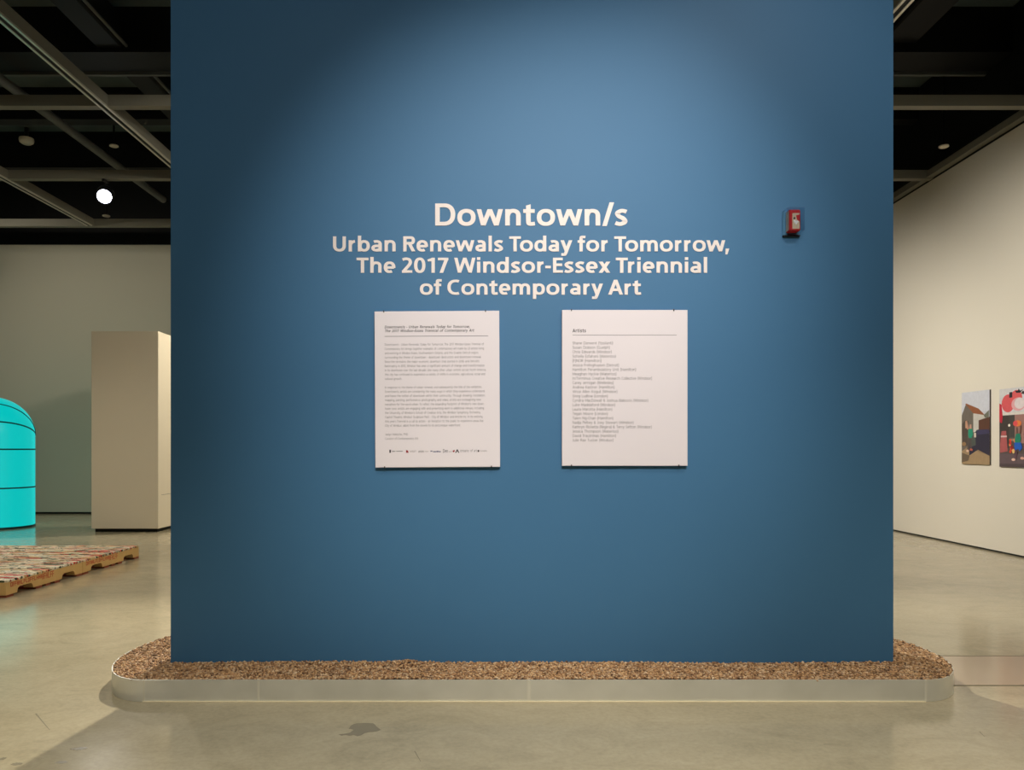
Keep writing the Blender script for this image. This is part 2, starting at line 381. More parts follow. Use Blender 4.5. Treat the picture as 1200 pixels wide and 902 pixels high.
def inside(x, y, m):
    a, b = KA-m, KB-m
    ok = np.abs(y-KY) < b
    ex = np.where(x < X0, X0-x, np.where(x > X1, x-X1, 0.0))
    ok &= (ex/a)**2+((y-KY)/b)**2 < 1
    wall = (x > -1.66+.002-m) & (x < 1.982+m-.002) & (y > 4.0-m) & (y < 4.41+m)
    return ok & ~wall
def make_gravel():
    # bed
    bed = MB(); pts = outline(.006, 24); n = len(pts)
    bed.add([(x, y, .094) for x, y in pts], [tuple(range(n))])
    step = .0098
    gx, gy = np.meshgrid(np.arange(X0-KA, X1+KA, step), np.arange(KY-KB, KY+KB, step))
    x = gx.ravel()+rng.uniform(-.5, .5, gx.size)*step; y = gy.ravel()+rng.uniform(-.5, .5, gx.size)*step
    k = inside(x, y, .0075); x, y = x[k], y[k]; N = len(x)
    ph = (1+5**.5)/2
    ico = np.array([(-1,ph,0),(1,ph,0),(-1,-ph,0),(1,-ph,0),(0,-1,ph),(0,1,ph),(0,-1,-ph),(0,1,-ph),(ph,0,-1),(ph,0,1),(-ph,0,-1),(-ph,0,1)])/math.sqrt(1+ph*ph)
    tri = np.array([(0,11,5),(0,5,1),(0,1,7),(0,7,10),(0,10,11),(1,5,9),(5,11,4),(11,10,2),(10,7,6),(7,1,8),(3,9,4),(3,4,2),(3,2,6),(3,6,8),(3,8,9),(4,9,5),(2,4,11),(6,2,10),(8,6,7),(9,8,1)])
    r = rng.uniform(.0048, .0085, N)
    sc = np.stack([r*rng.uniform(.8, 1.5, N), r*rng.uniform(.7, 1.1, N), r*rng.uniform(.55, .9, N)], 1)
    v = ico[None]*rng.uniform(.8, 1.15, (N, 12, 1))*sc[:, None, :]
    tl = rng.uniform(-.6, .6, N); c, s = np.cos(tl), np.sin(tl)
    v = np.stack([v[...,0]*c[:,None]-v[...,2]*s[:,None], v[...,1], v[...,0]*s[:,None]+v[...,2]*c[:,None]], -1)
    an = rng.uniform(0, 2*math.pi, N); c, s = np.cos(an), np.sin(an)
    v = np.stack([v[...,0]*c[:,None]-v[...,1]*s[:,None], v[...,0]*s[:,None]+v[...,1]*c[:,None], v[...,2]], -1)
    z = .0985+rng.uniform(0, .006, N)+.004*np.sin(x*3.1+y*5)*np.sin(x*1.3)
    mound = np.exp(-((x-(-0.47))/.07)**2-((y-3.97)/.05)**2)*.012; z = z+mound
    v += np.stack([x, y, z], 1)[:, None, :]
    f = (tri[None]+12*np.arange(N)[:, None, None])
    nb = len(bed.v); V = np.concatenate([np.array(bed.v), v.reshape(-1, 3)])
    me = bpy.data.meshes.new('gravel'); nt_ = f.shape[0]*20
    me.vertices.add(len(V)); me.vertices.foreach_set('co', V.ravel())
    loops = np.concatenate([np.arange(nb), (f.reshape(-1)+nb)]); me.loops.add(len(loops)); me.loops.foreach_set('vertex_index', loops.astype(np.int32))
    me.polygons.add(nt_+1); ls = np.concatenate([[0], nb+3*np.arange(nt_)]); me.polygons.foreach_set('loop_start', ls.astype(np.int32))
    me.polygons.foreach_set('loop_total', np.concatenate([[nb], np.full(nt_, 3)]).astype(np.int32))
    me.materials.append(M_soil); me.materials.append(M_pebble)
    me.polygons.foreach_set('material_index', np.concatenate([[0], np.ones(nt_)]).astype(np.int32))
    me.update(); me.validate()
    return tag(link('gravel', me), 'brown crushed gravel filling the metal kerb at the wall foot', 'gravel', kind='stuff')
make_gravel()

# ------------------------------------------------------------------ lettering
WY, WS = 4.0, 0.0043          # blue wall plane and metres per pixel on it
def wx(px): return (px-PX)*WS
def wz(py): return CH+(PY-py)*WS
# a humanist sans drawn as pen strokes; cap height 1, stem s, horizontal stroke t
class Pen:
    def __init__(p, s, t, n=10): p.s, p.t, p.n, p.q, p.k = s, t, n, [], 0
    def poly(p, *pts, same=False):
        p.k += 0 if same else 1; p.q.append((p.k, [tuple(a) for a in pts]))
    def bar(p, x0, y0, x1, y1): p.poly((x0, y0), (x1, y0), (x1, y1), (x0, y1))
    def vs(p, x, y0, y1): p.bar(x, y0, x+p.s, y1)                       # upright stem, left edge x
    def hs(p, x0, x1, y): p.bar(x0, y, x1, y+p.t)                       # level stroke, lower edge y
    def dg(p, xb, yb, xt, yt, k=1.06): w_ = p.s*k; p.poly((xb, yb), (xb+w_, yb), (xt+w_, yt), (xt, yt))
    def run(p, pts):
        n = len(pts); L_ = []; R_ = []
        for i, (x, y) in enumerate(pts):
            a = pts[max(i-1, 0)]; b = pts[min(i+1, n-1)]; dx, dy = b[0]-a[0], b[1]-a[1]; m = math.hypot(dx, dy) or 1; dx /= m; dy /= m
            h = (p.t+(p.s-p.t)*abs(dy)**1.3)/2; L_.append((x-dy*h, y+dx*h)); R_.append((x+dy*h, y-dx*h))
        p.k += 1
        for i in range(n-1): p.poly(R_[i], R_[i+1], L_[i+1], L_[i], same=True)
    def arc(p, x0, y0, x1, y1, a0=0, a1=360):                            # stroke inside the box, degrees anticlockwise
        cx_, cy_ = (x0+x1)/2, (y0+y1)/2; rx, ry = (x1-x0-p.s)/2, (y1-y0-p.t)/2; n = max(4, int(p.n*abs(a1-a0)/90)); pts = []
        for i in range(n+1):
            a = math.radians(a0+(a1-a0)*i/n); c, s_ = math.cos(a), math.sin(a); e = 2/2.25
            pts.append((cx_+rx*math.copysign(abs(c)**e, c), cy_+ry*math.copysign(abs(s_)**e, s_)))
        p.run(pts)
    def curve(p, *k):                                                    # smooth stroke through centre points
        k = [k[0]]+list(k)+[k[-1]]; pts = []; m = max(2, p.n//2)
        for i in range(1, len(k)-2):
            for j in range(m):
                u = j/m; pts.append(tuple(.5*(2*k[i][d]+(k[i+1][d]-k[i-1][d])*u+(2*k[i-1][d]-5*k[i][d]+4*k[i+1][d]-k[i+2][d])*u*u+(3*k[i][d]-k[i-1][d]-3*k[i+1][d]+k[i+2][d])*u**3) for d in (0, 1)))
        pts.append(k[-1]); p.run(pts)
XH, ASC, DSC, OV = .74, 1.05, -.29, .012
def glyph(ch, s, t, n=10):
    """-> (polygons, left bearing, ink width, right bearing)"""
    p = Pen(s, t, n); st, rd, dg_ = .088, .045, .012; c = ch
    def arch(x, W, y=XH): p.arc(x+.02, y-.62, x+W, y+OV, 0, 172); p.vs(x+W-s, 0, y-.30)
    def res(W, l, r): return p.q, l, W, r
    if c == 'a': W = .645; p.arc(-.02, XH-.52, W, XH+OV, 0, 128); p.vs(W-s, 0, XH-.25); p.arc(0, -OV, W+.02, .455, 40, 330); p.hs(W*.45, W-s*.5, .455-t); p.hs(W*.5, W-s*.6, .02); return res(W, .05, st)
    if c in 'bp': W = .745; p.vs(0, DSC if c == 'p' else 0, XH if c == 'p' else ASC); p.arc(.03, -OV, W, XH+OV); return res(W, st, rd)
    if c in 'dq': W = .745; p.vs(W-s, DSC if c == 'q' else 0, XH if c == 'q' else ASC); p.arc(0, -OV, W-.03, XH+OV); return res(W, rd, st)
    if c == 'c': W = .60; p.arc(0, -OV, W+.14, XH+OV, 62, 298); return res(W, rd, .03)
    if c == 'e': W = .715; p.arc(0, -OV, W, XH+OV, -8, 302); p.hs(s*.4, W-s*.4, XH*.5-t*.62); return res(W, rd, rd)
    if c == 'f': W = .49; x = .115; p.vs(x, 0, ASC-.2); p.curve((x+s/2, ASC-.22), (x+s/2+.02, ASC-.11), (x+s/2+.1, ASC-t/2-.005), (W, ASC-t/2-.01)); p.hs(0, W-.03, XH-t); return res(W, .02, .0)
    if c == 'g': W = .745; p.vs(W-s, -.08, XH); p.arc(0, .01, W-.03, XH+OV); p.arc(-.06, DSC-.01, W, .2, -90, 0); p.curve((.06, DSC+t/2+.025), (.2, DSC+t/2-.005), (W*.46, DSC+t/2-.01)); return res(W, rd, st)
    if c == 'h': W = .69; p.vs(0, 0, ASC); arch(0, W); return res(W, st, st)
    if c == 'i': p.vs(0, 0, XH); p.bar(0, .85, s, .85+max(.16, s*.9)); return res(s, st, st)
    if c == 'j': p.vs(.1, -.1, XH); p.bar(.1, .85, .1+s, .85+max(.16, s*.9)); p.curve((.1+s/2, -.08), (.1+s/2-.03, -.2), (0, DSC+t/2)); return res(.1+s, 0, st)
    if c == 'k': W = .70; p.vs(0, 0, ASC); p.dg(s*.8, .38, W-s*1.22, XH); p.dg(W-s*1.1, 0, s*.8+.03, .42); return res(W, st, .0)
    if c == 'l': p.vs(0, 0, ASC); return res(s, st, st)
    if c == 'm': W = 1.09; p.vs(0, 0, XH); h = (W+s)/2; arch(0, h); arch(h-s, W-h+s); return res(W, st, st)
    if c == 'n': W = .69; p.vs(0, 0, XH); arch(0, W); return res(W, st, st)
    if c == 'o': W = .81; p.arc(0, -OV, W, XH+OV); return res(W, rd, rd)
    if c == 'r': W = .475; p.vs(0, 0, XH); p.arc(.02, XH-.62, .86, XH+OV, 97, 172); return res(W, st, .01)
    if c in 'sS':
        W, H_ = (.575, XH) if c == 's' else (.66, 1.0); h = t/2; k = H_/XH
        p.curve((W-.055, H_-h-.035*k), (W*.76, H_-h-.002), (W*.52, H_+OV-h), (s*.72, H_-.09*k-h*.6), (s*.56, H_-.215*k), (s*.98, H_*.565), (W*.5, H_*.5), (W-s*.98, H_*.435), (W-s*.56, .215*k), (W-s*.72, .09*k+h*.6), (W*.46, h-OV), (W*.22, h+.002), (.03, h+.04*k))
        return res(W, .045, .045)
    if c == 't': W = .52; x = .125; p.poly((x, XH-.02), (x+s, XH-.02), (x+s, XH+.225), (x, XH+.165)); p.vs(x, .2, XH); p.curve((x+s/2, .24), (x+s/2+.02, .11), (x+s/2+.11, t/2-OV), (W, t/2+.005)); p.hs(0, W-.01, XH-t); return res(W, .02, .035)
    if c == 'u': W = .69; p.vs(0, .28, XH); p.vs(W-s, 0, XH); p.arc(0, -OV, W-.02, .62, 180, 352); return res(W, st, st)
    if c == 'v': W = .73; p.dg(W/2-s*.53, 0, 0, XH); p.dg(W/2-s*.53, 0, W-s*1.06, XH); return res(W, dg_, dg_)
    if c == 'w': W = 1.16; a = .29; h = s*.5; p.dg(a-h, 0, 0, XH, 1); p.dg(a-h, 0, W/2-h, XH, 1); p.dg(W-a-h, 0, W/2-h, XH, 1); p.dg(W-a-h, 0, W-s, XH, 1); return res(W, dg_, dg_)
    if c == 'x': W = .72; p.dg(0, 0, W-s*1.2, XH, 1.2); p.dg(W-s*1.2, 0, 0, XH, 1.2); return res(W, dg_, dg_)
    if c == 'y': W = .73; p.dg(W/2-s*.5, .0, 0, XH); xb = W/2-s*.53-(W/2-s*.53)*.2; p.dg(xb, -.14, W-s*1.06, XH); p.curve((xb+s*.5, -.12), (xb+s*.36, -.2), (xb-.03, DSC+t/2), (.05, DSC+t/2+.005)); return res(W, dg_, dg_)
    if c == 'z': W = .6; p.hs(0, W, 0); p.hs(.02, W, XH-t); p.dg(0, t*.8, W-s*1.25, XH-t*.8, 1.25); return res(W, .04, .04)
    if c == 'A': W = .92; p.dg(0, 0, W/2-s*.52, 1); p.dg(W-s*1.06, 0, W/2-s*.52, 1); p.hs(W*.22, W*.78, .24); return res(W, .01, .01)
    if c in 'BPR':
        W = .72 if c != 'R' else .76; p.vs(0, 0, 1); y = .46 if c != 'B' else .48; w_ = W-(.03 if c == 'R' else .04 if c == 'B' else 0)
        p.hs(s*.5, w_-.26, 1-t); p.hs(s*.5, w_-.26, y); p.arc(w_-.52, y, w_, 1, -90, 90)
        if c == 'B': p.hs(s*.5, W-.26, 0); p.arc(W-.54, 0, W, y+t, -90, 90)
        if c == 'R': p.dg(W-s*1.15, 0, W*.36, y+t*.3, 1.12)
        return res(W, st, .02 if c == 'R' else .05)
    if c == 'C': W = .80; p.arc(0, -OV, W+.22, 1+OV, 63, 297); return res(W, rd+.01, .02)
    if c == 'G': W = .88; p.arc(0, -OV, W+.2, 1+OV, 62, 270); p.vs(W-s, .02, .54); p.hs(W*.55, W-s*.5, .54-t); p.hs(W*.58, W-s*.5, -OV*.4); return res(W, rd+.01, st)
    if c == 'D': W = .89; p.vs(0, 0, 1); p.hs(s*.5, W*.5, 0); p.hs(s*.5, W*.5, 1-t); p.arc(W-.98, 0, W, 1, -90, 90); return res(W, st, rd)
    if c in 'EF': W = .60; p.vs(0, 0, 1); p.hs(s*.5, W, 1-t); p.hs(s*.5, W-.04, .45); (p.hs(s*.5, W+.01, 0) if c == 'E' else None); return res(W, st, .05)
    if c == 'H': W = .82; p.vs(0, 0, 1); p.vs(W-s, 0, 1); p.hs(s*.5, W-s*.5, .45); return res(W, st, st)
    if c == 'I': p.vs(0, 0, 1); return res(s, st+.01, st+.01)
    if c == 'J': W = .36; p.vs(W-s, .18, 1); p.curve((W-s/2, .22), (W-s/2-.03, .08), (0, t/2-OV)); return res(W, .01, st)
    if c == 'K': W = .80; p.vs(0, 0, 1); p.dg(s*.8, .5, W-s*1.3, 1, 1.2); p.dg(W-s*1.2, 0, s*.8+.02, .56, 1.2); return res(W, st, .0)
    if c == 'L': W = .55; p.vs(0, 0, 1); p.hs(s*.5, W, 0); return res(W, st, .02)
    if c == 'M': W = 1.04; p.vs(0, 0, 1); p.vs(W-s, 0, 1); p.dg(W/2-s*.5, .12, 0, 1, 1); p.dg(W/2-s*.5, .12, W-s, 1, 1); return res(W, st, st)
    if c == 'N': W = .84; p.vs(0, 0, 1); p.vs(W-s, 0, 1); p.dg(W-s*1.05, 0, 0, 1, 1.05); return res(W, st, st)
    if c in 'OQ': W = 1.0; p.arc(0, -OV, W, 1+OV); (p.dg(W-s, -.14, W*.52, .2) if c == 'Q' else None); return res(W, rd, rd)
    if c == 'T': W = .74; p.vs(W/2-s/2, 0, 1); p.hs(0, W, 1-t); return res(W, .02, .02)
    if c == 'U': W = .80; p.vs(0, .4, 1); p.vs(W-s, .4, 1); p.arc(0, -OV, W, .82, 180, 360); return res(W, st, st)
    if c == 'V': W = .88; p.dg(W/2-s*.53, 0, 0, 1); p.dg(W/2-s*.53, 0, W-s*1.06, 1); return res(W, .01, .01)
    if c == 'W': W = 1.30; a = .325; h = s*.5; p.dg(a-h, 0, 0, 1, 1); p.dg(a-h, 0, W/2-h, 1, 1); p.dg(W-a-h, 0, W/2-h, 1, 1); p.dg(W-a-h, 0, W-s, 1, 1); return res(W, .01, .01)
    if c == 'Y': W = .82; p.vs(W/2-s/2, 0, .42); p.dg(W/2-s*.53, .38, 0, 1); p.dg(W/2-s*.53, .38, W-s*1.06, 1); return res(W, .01, .01)
    if c == '0': W = .70; p.arc(0, -OV, W, 1+OV); return res(W, .05, .05)
    if c == '1': x = .26; p.vs(x, 0, 1); p.poly((x+s*.3, 1), (x+s*.3, 1-s*1.1), (.05, .76), (.0, .87)); return res(x+s, .06, .14)
    if c == '2': W = .64; p.hs(0, W, 0); p.curve((.04, 1-t*.5-.045), (W*.34, 1+OV-t/2), (W*.66, 1-t*.62), (W-s*.6, .74), (W-s*.85, .55), (W*.42, .3), (s*.62, t*.7)); return res(W, .055, .055)
    if c == '3': W = .62; p.curve((.05, 1-t*.5-.03), (W*.45, 1+OV-t/2), (W-s*.62, .76), (W*.42, .52)); p.curve((W*.42, .52), (W-s*.55, .29), (W*.42, t/2-OV), (.03, t*.5+.04)); return res(W, .05, .05)
    if c == '7': W = .64; p.hs(0, W, 1-t); p.dg(.1, 0, W-s*1.08, 1-t*.5, 1.08); return res(W, .05, .05)
    if c == '8': W = .66; p.arc(.03, .5-t*.5, W-.03, 1+OV); p.arc(0, -OV, W, .5+t*.5); return res(W, .05, .05)
    if c == ',': p.poly((.03, -.2), (.03+s*.62, -.2), (.05+s*1.1, .19), (.05, .19)); return res(.06+s*1.1, .03, .05)
    if c == '.': p.bar(0, 0, s, max(.15, s*.85)); return res(s, .07, .07)
    if c == '-': p.hs(0, .34, .30); return res(.34, .045, .045)
    if c == "'": p.bar(0, .68, s*.8, 1.03); return res(s*.8, .06, .06)
    if c == '/': W = .53; p.dg(0, -.02, W-s*1.0, ASC, .98); return res(W, .0, .0)
    if c == '(': p.curve((.24, 1.1), (.11, .85), (s*.5, .42), (.11, 0), (.24, -.25)); return res(.26, .05, .02)
    if c == ')': p.curve((.02, 1.1), (.15, .85), (.26-s*.5, .42), (.15, 0), (.02, -.25)); return res(.26, .02, .05)
    if c == '&': W = .86; p.arc(.1, .5, .54, 1+OV); p.arc(0, -OV, .62, .58, 60, 350); p.dg(W-s*1.2, 0, .14, .66, 1.1); return res(W, .05, .01)
    if c == ' ': return [], 0, .30, 0
    p.arc(0, 0, .5, XH); return res(.5, .05, .05)
KERN = {'To': -.13, 'Tr': -.10, 'r-': -.03, 'w,': -.06, 'ow': -.01, '/s': -.02, 'r,': -.06, 'To': -.13}
def layout(text, s, t, n=10, track=0.0, space=0.0):
    x = 0.0; out = []
    for i, ch in enumerate(text):
        q, l, W, r = glyph(ch, s, t, n); x += KERN.get(text[i-1:i+1], 0) if i else 0
        out.append((ch, x+l, q)); x += l+W+r+track+(space if ch == ' ' else 0)
    return out
def wall_line(text, x0, x1, base, cap, label):
    lay = [g_ for g_ in layout(text, .205, .168, 10) if g_[0] != ' ']
    lo = min(x+u for _, x, q in lay for _, pl in q for u, _ in pl); hi = max(x+u for _, x, q in lay for _, pl in q for u, _ in pl)
    sx = (x1-x0)*WS/(hi-lo); sz = cap*WS
    root = empty('wall_lettering', (wx((x0+x1)/2), WY, wz(base))); tag(root, label, 'lettering', 'exhibition title lines on the blue wall')
    for ch, x, q in lay:
        b = MB()
        for k_, pl in q: b.prism([(wx(x0)+(x+u-lo)*sx-root.location.x, v*sz) for u, v in pl], -.003-.00025*k_, -.0003-.00005*k_, 'y')
        b.build('letter', M_vinyl, root)
    print('line', text, 'x/y scale', sx/sz)
wall_line('Downtown/s', 510, 735.3, 264.3, 25.8, 'largest top line of white wall lettering, reading Downtown/s')
wall_line('Urban Renewals Today for Tomorrow,', 390.3, 854.5, 294.6, 17.6, 'longest line of white wall lettering, beginning Urban Renewals')
wall_line('The 2017 Windsor-Essex Triennial', 417.8, 828.6, 319.6, 17.6, 'white wall lettering line containing the year 2017')
wall_line('of Contemporary Art', 492, 751.3, 345.2, 17.4, 'shortest lower line of white wall lettering, ending in Art')

# ------------------------------------------------------------------ text panels
def text_block(lines, s=.105, t=.09):
    """lines: (string, left, right, baseline, capheight, weight factor, slant) in panel metres -> one mesh"""
    V = []; Fc = []
    for text, l, r, b, cap, wf, sh in lines:
        lay = layout(text, s*wf, t*wf, 3, .05, .24); us = [x+u for _, x, q in lay for _, pl in q for u, _ in pl]; lo, hi = min(us), max(us); sx = (r-l)/(hi-lo)
        for ch, x, q in lay:
            for k_, pl in q:
                o = len(V); V += [(l+(x+u-lo)*sx+v*cap*sh, -.00006*k_, b+v*cap) for u, v in pl]; Fc.append(tuple(range(o, o+len(pl))))
    me = bpy.data.meshes.new('printed_text'); me.from_pydata(V, [], Fc); me.update(); return me
def panel(x0, x1, y0, y1, rot, label):
    cx, cz = wx((x0+x1)/2), wz((y0+y1)/2); hw, hh = (x1-x0)*WS/2, (y1-y0)*WS/2
    root = empty('text_panel', (cx, WY, cz)); root.rotation_euler = (0, rot, 0); tag(root, label, 'sign', 'white text panels on the blue wall')
    MB().bevbox(-hw, hw, -.024, -.011, -hh, hh, .0012).build('board', M_board, root)
    MB().box(-hw*.8, hw*.8, -.011, -.0005, -hh*.8, hh*.8).build('backing_block', M_black, root)
    for u, v in ((-.85, 1), (.78, 1), (-.85, -1), (.86, -1)):
        b = MB(); z = hh*v
        b.tube([(hw*u, -.0005, z+.003*v), (hw*u, -.027, z+.003*v)], .0018, 8); b.box(hw*u-.0025, hw*u+.0025, -.0275, -.0245, z-.006 if v > 0 else z-.004, z+.004 if v > 0 else z+.006)
        b.build('pin', M_steel, root)
    return root, hw, hh
p1, hw, hh = panel(440.2, 585.6, 365.3, 547.2, -.006, 'left white text panel with paragraphs and a row of small logos')
def P1(cx_, cy_):   # pixel of the enlarged crop -> panel metres
    return (430+cx_/4.512-512.9)*WS, (456.25-(355+cy_/4.512))*WS
def L(s, xr, yc, capx=11.5, xl=99, off=1.0, sh=0.0):
    l, z = P1(xl, yc); r, _ = P1(xr, yc); cap = capx/4.512*WS
    return (s, l, r, z-cap*.42, cap, off, sh)
head = [L('Downtown/s - Urban Renewals Today for Tomorrow,', 546, 130, 14, off=1.7, sh=.2), L('The 2017 Windsor-Essex Triennial of Contemporary Art', 568, 150, 14, off=1.7, sh=.2)]
body = '''Downtown/s - Urban Renewals Today for Tomorrow, The 2017 Windsor-Essex Triennial of|620
Contemporary Art brings together examples of contemporary art made by 22 artists living|620
and working in Windsor-Essex, Southwestern Ontario, and the Greater Detroit region,|592
surrounding the theme of downtown - downtown destruction and downtown renewal.|605
Since the recession, the major economic downturn that started in 2008, and Detroit's|595
bankruptcy in 2013, Windsor has seen a significant amount of change and transformation|622
in its downtown over the last decade. Like many other urban centers across North America,|630
this city has continued to experience a variety of shifts in economic, agricultural, social and|625
cultural growth.|188
In response to the theme of urban renewal, and subsequently the title of the exhibition,|608
Downtown/s, artists are considering the many ways in which they experience, understand|622
and frame the notion of downtown within their community. Through drawing, installation,|625
mapping, painting, performance, photography and video, artists are re-imagining new|603
narratives for the word urban. To reflect the expanding footprint of Windsor's new down-|620
town core, artists are engaging with and presenting work in additional venues, including|618
the University of Windsor's School of Creative Arts, the Windsor Symphony Orchestra,|600
Capitol Theatre, Windsor Sculpture Park - City of Windsor and Artcite Inc. In its entirety,|613
this year's Triennial is a call to action - an invitation to the public to experience areas like|615
City of Windsor, albeit from the streets to its picturesque waterfront.|495
Jaclyn Meloche, PhD|218
Curator of Contemporary Art|272'''.split('\n')
ycs = [222+22.5*i for i in range(9)]+[447+22.3*i for i in range(10)]+[694, 716]
bl = [L(t.split('|')[0], int(t.split('|')[1]), y) for t, y in zip(body, ycs)]
def put(me, m, root, dy=-.0243):
    me.materials.clear(); me.materials.append(m); o = link('printed_text', me, root, (0, dy, 0)); return o
put(text_block(head), M_inkb, p1); put(text_block(bl), M_ink, p1)
def rule(root, l, r, z, t=.0022):
    MB().box(l, r, -.0245, -.0238, z-t/2, z+t/2).build('printed_rule', M_ink, root)
l, z = P1(99, 178); r, _ = P1(643, 178); rule(p1, l, r, z)
# row of small logos: marks and tiny words
M_logo_red = mat('logo_red', (150, 34, 40), .8, var=.05); M_logo_blue = mat('logo_blue', (70, 74, 120), .8, var=.05); M_logo_grey = mat('logo_grey', (150, 148, 148), .8, var=.05)
def LG(polys, m):
    b = MB()
    for pts in polys:
        q = [P1(x, y) for x, y in pts]; b.prism([(u, v) for u, v in q], -.0245, -.0238, 'y')
    b.build('printed_logo', m, p1)
def R(x0, y0, x1, y1): return [(x0, y0), (x1, y0), (x1, y1), (x0, y1)]
LG([R(120, 774, 128, 790)], M_inkb); LG([R(134, 780, 150, 785), R(156, 780, 190, 784)], M_logo_grey)
LG([[(208, 776), (216, 778), (222, 790), (208, 790)]], M_logo_red)
LG([R(336, 780, 346, 785), R(350, 783, 366, 788), R(368, 781, 378, 788), R(380, 783, 390, 788)], M_logo_blue)
LG([[(452, 782), (462, 776), (464, 784), (456, 790)]], M_logo_red)
LG([[(466, 792), (475, 774), (479, 774), (488, 792), (482, 792), (477, 782), (472, 792)]], M_inkb)
for wd_ in (L('VISIT', 262, 784, 9, 226), L('union', 300, 784, 13, 272, 1.5), L('culture', 326, 784, 7, 302), L('Den', 428, 783, 18, 402, 1.5), L('art', 450, 785, 8, 434),
            L('ontario', 538, 782, 14, 492), L('of art', 580, 782, 13, 546), L('foundation', 634, 783, 8, 596)):
    put(text_block([wd_]), M_ink, p1).name = 'printed_logo'
LG([R(584, 778, 592, 788)], M_inkb)

p2, hw, hh = panel(658.2, 804.5, 364.0, 545.6, 0.0, 'right white text panel with a list under the heading Artists')
def P2(cx_, cy_): return (645+cx_/4.512-731.35)*WS, (454.8-(355+cy_/4.512))*WS
def L2(s, xr, yc, capx=14.5, off=1.0, xl=115):
    l, z = P2(xl, yc); r, _ = P2(xr, yc); cap = capx/4.512*WS
    return (s, l, r, z-cap*.45, cap, off, 0.0)
names = '''Shane Darwent (Ypsilanti)|327
Susan Dobson (Guelph)|310
Chris Edwards (Windsor)|320
Soheila Esfahani (Waterloo)|342
(F)NOR (Hamilton)|266
Jessica Frelinghuysen (Detroit)|358
Hamilton Perambulatory Unit (Hamilton)|448
Meaghan Hyckie (Waterloo)|345
In/Terminus Creative Research Collective (Windsor)|532
Carey Jernigan (Wellesley)|330
Andrea Kastner (Hamilton)|335
Vince Allen Kogut (Windsor)|350
Greg Ludlow (London)|300
Cyndra MacDowall & Joshua Babcock (Windsor)|512
Luke Maddaford (Windsor)|338
Laura Marotta (Hamilton)|323
Tegan Moore (London)|300
Taien Ng-Chan (Hamilton)|328
Nadja Pelkey & Joey Stewart (Windsor)|435
Kathryn Ricketts (Regina) & Terry Sefton (Windsor)|530
Jessica Thompson (Waterloo)|355
David Trautrimas (Hamilton)|343
Julie Rae Tucker (Windsor)|330'''.split('\n')
put(text_block([L2('Artists', 185, 150, 18, 1.75)]), M_inkb, p2)
put(text_block([L2(t.split('|')[0], int(t.split('|')[1]), 215+23.2*i) for i, t in enumerate(names)]), M_ink, p2)
l, z = P2(115, 173); r, _ = P2(662, 173); rule(p2, l, r, z, .0016)

# ------------------------------------------------------------------ fire alarm strobe on the blue wall
def alarm():
    root = empty('fire_alarm', (wx(926.5), WY, wz(262))); tag(root, 'small red fire alarm strobe in a clear guard on the blue wall', 'alarm')
    s = WS
    MB().bevbox(-10*s, 10*s, -.006, -.0005, -14*s, 14*s, .002).build('back_plate', M_blueplate, root)
    MB().bevbox(-6.2*s, 7*s, -.055, -.006, -11.5*s, 12.8*s, .004).build('body', M_red, root)
    MB().box(-6.25*s, -5.9*s, -.050, -.010, -10.5*s, 11.5*s).build('lit_side_face', M_label_lit_side, root)  # beige imitates light falling on the red body's left side
    MB().box(-2.6*s, 5.8*s, -.0556, -.0545, -9.5*s, 8.6*s).build('label_plate', M_label_lit_side, root)
    MB().prism([(1.5*s, 6*s), (5.8*s, 7*s), (5.8*s, -1*s), (3.2*s, 0)], -.0562, -.0555, 'y').build('emblem', M_red, root)
    MB().prism([(-1.6*s, 3*s), (0, 4.4*s), (1.0*s, 2.4*s), (-.5*s, 1.2*s)], -.0564, -.0555, 'y').build('emblem', M_plug, root)
    b = MB(); c = (1.8*s, -.058, -2.0*s)
    ring = [(-1.6*s, -.0555, .2*s), (0.2*s, -.0555, .8*s), (1.8*s, -.0555, -.6*s), (3.6*s, -.0555, .8*s), (5.2*s, -.0555, .2*s), (3.8*s, -.0555, -2.6*s), (1.8*s, -.0555, -5*s), (-.2*s, -.0555, -2.6*s)]
    b.add([c]+ring, [(0, i+1, (i+1) % 8+1) for i in range(8)]+[tuple(range(8, 0, -1))]); b.build('strobe_lens', M_lens, root)
    gl = MB()
    gl.box(-10*s, 10*s, -.075, -.0735, -12.5*s, 14*s); gl.box(-10*s, -9.6*s, -.0735, -.006, -12.5*s, 14*s); gl.box(9.6*s, 10*s, -.0735, -.006, -12.5*s, 14*s)
    gl.box(-9.6*s, 9.6*s, -.0735, -.006, 13.6*s, 14*s); gl.build('clear_guard', M_clear, root)
    MB().bevbox(-10*s, 10*s, -.016, -.0005, -15.6*s, -14.4*s, .001).build('bottom_ledge', M_plug, root)
M_blueplate = mat('clear_backplate', (84, 132, 164), 0.3, var=0.03)
M_clear = bpy.data.materials.new('clear_polycarbonate'); M_clear.use_nodes = True
_nt = M_clear.node_tree; _b = _nt.nodes['Principled BSDF']; _tr = _nt.nodes.new('ShaderNodeBsdfTransparent'); _gl = _nt.nodes.new('ShaderNodeBsdfGlossy'); _mx = _nt.nodes.new('ShaderNodeMixShader')
_gl.inputs['Roughness'].default_value = .08; _mx.inputs[0].default_value = .06
_tr.inputs[0].default_value = (.93, .96, .98, 1)
_nt.links.new(_tr.outputs[0], _mx.inputs[1]); _nt.links.new(_gl.outputs[0], _mx.inputs[2]); _nt.links.new(_mx.outputs[0], _nt.nodes['Material Output'].inputs[0]); _nt.nodes.remove(_b)
alarm()

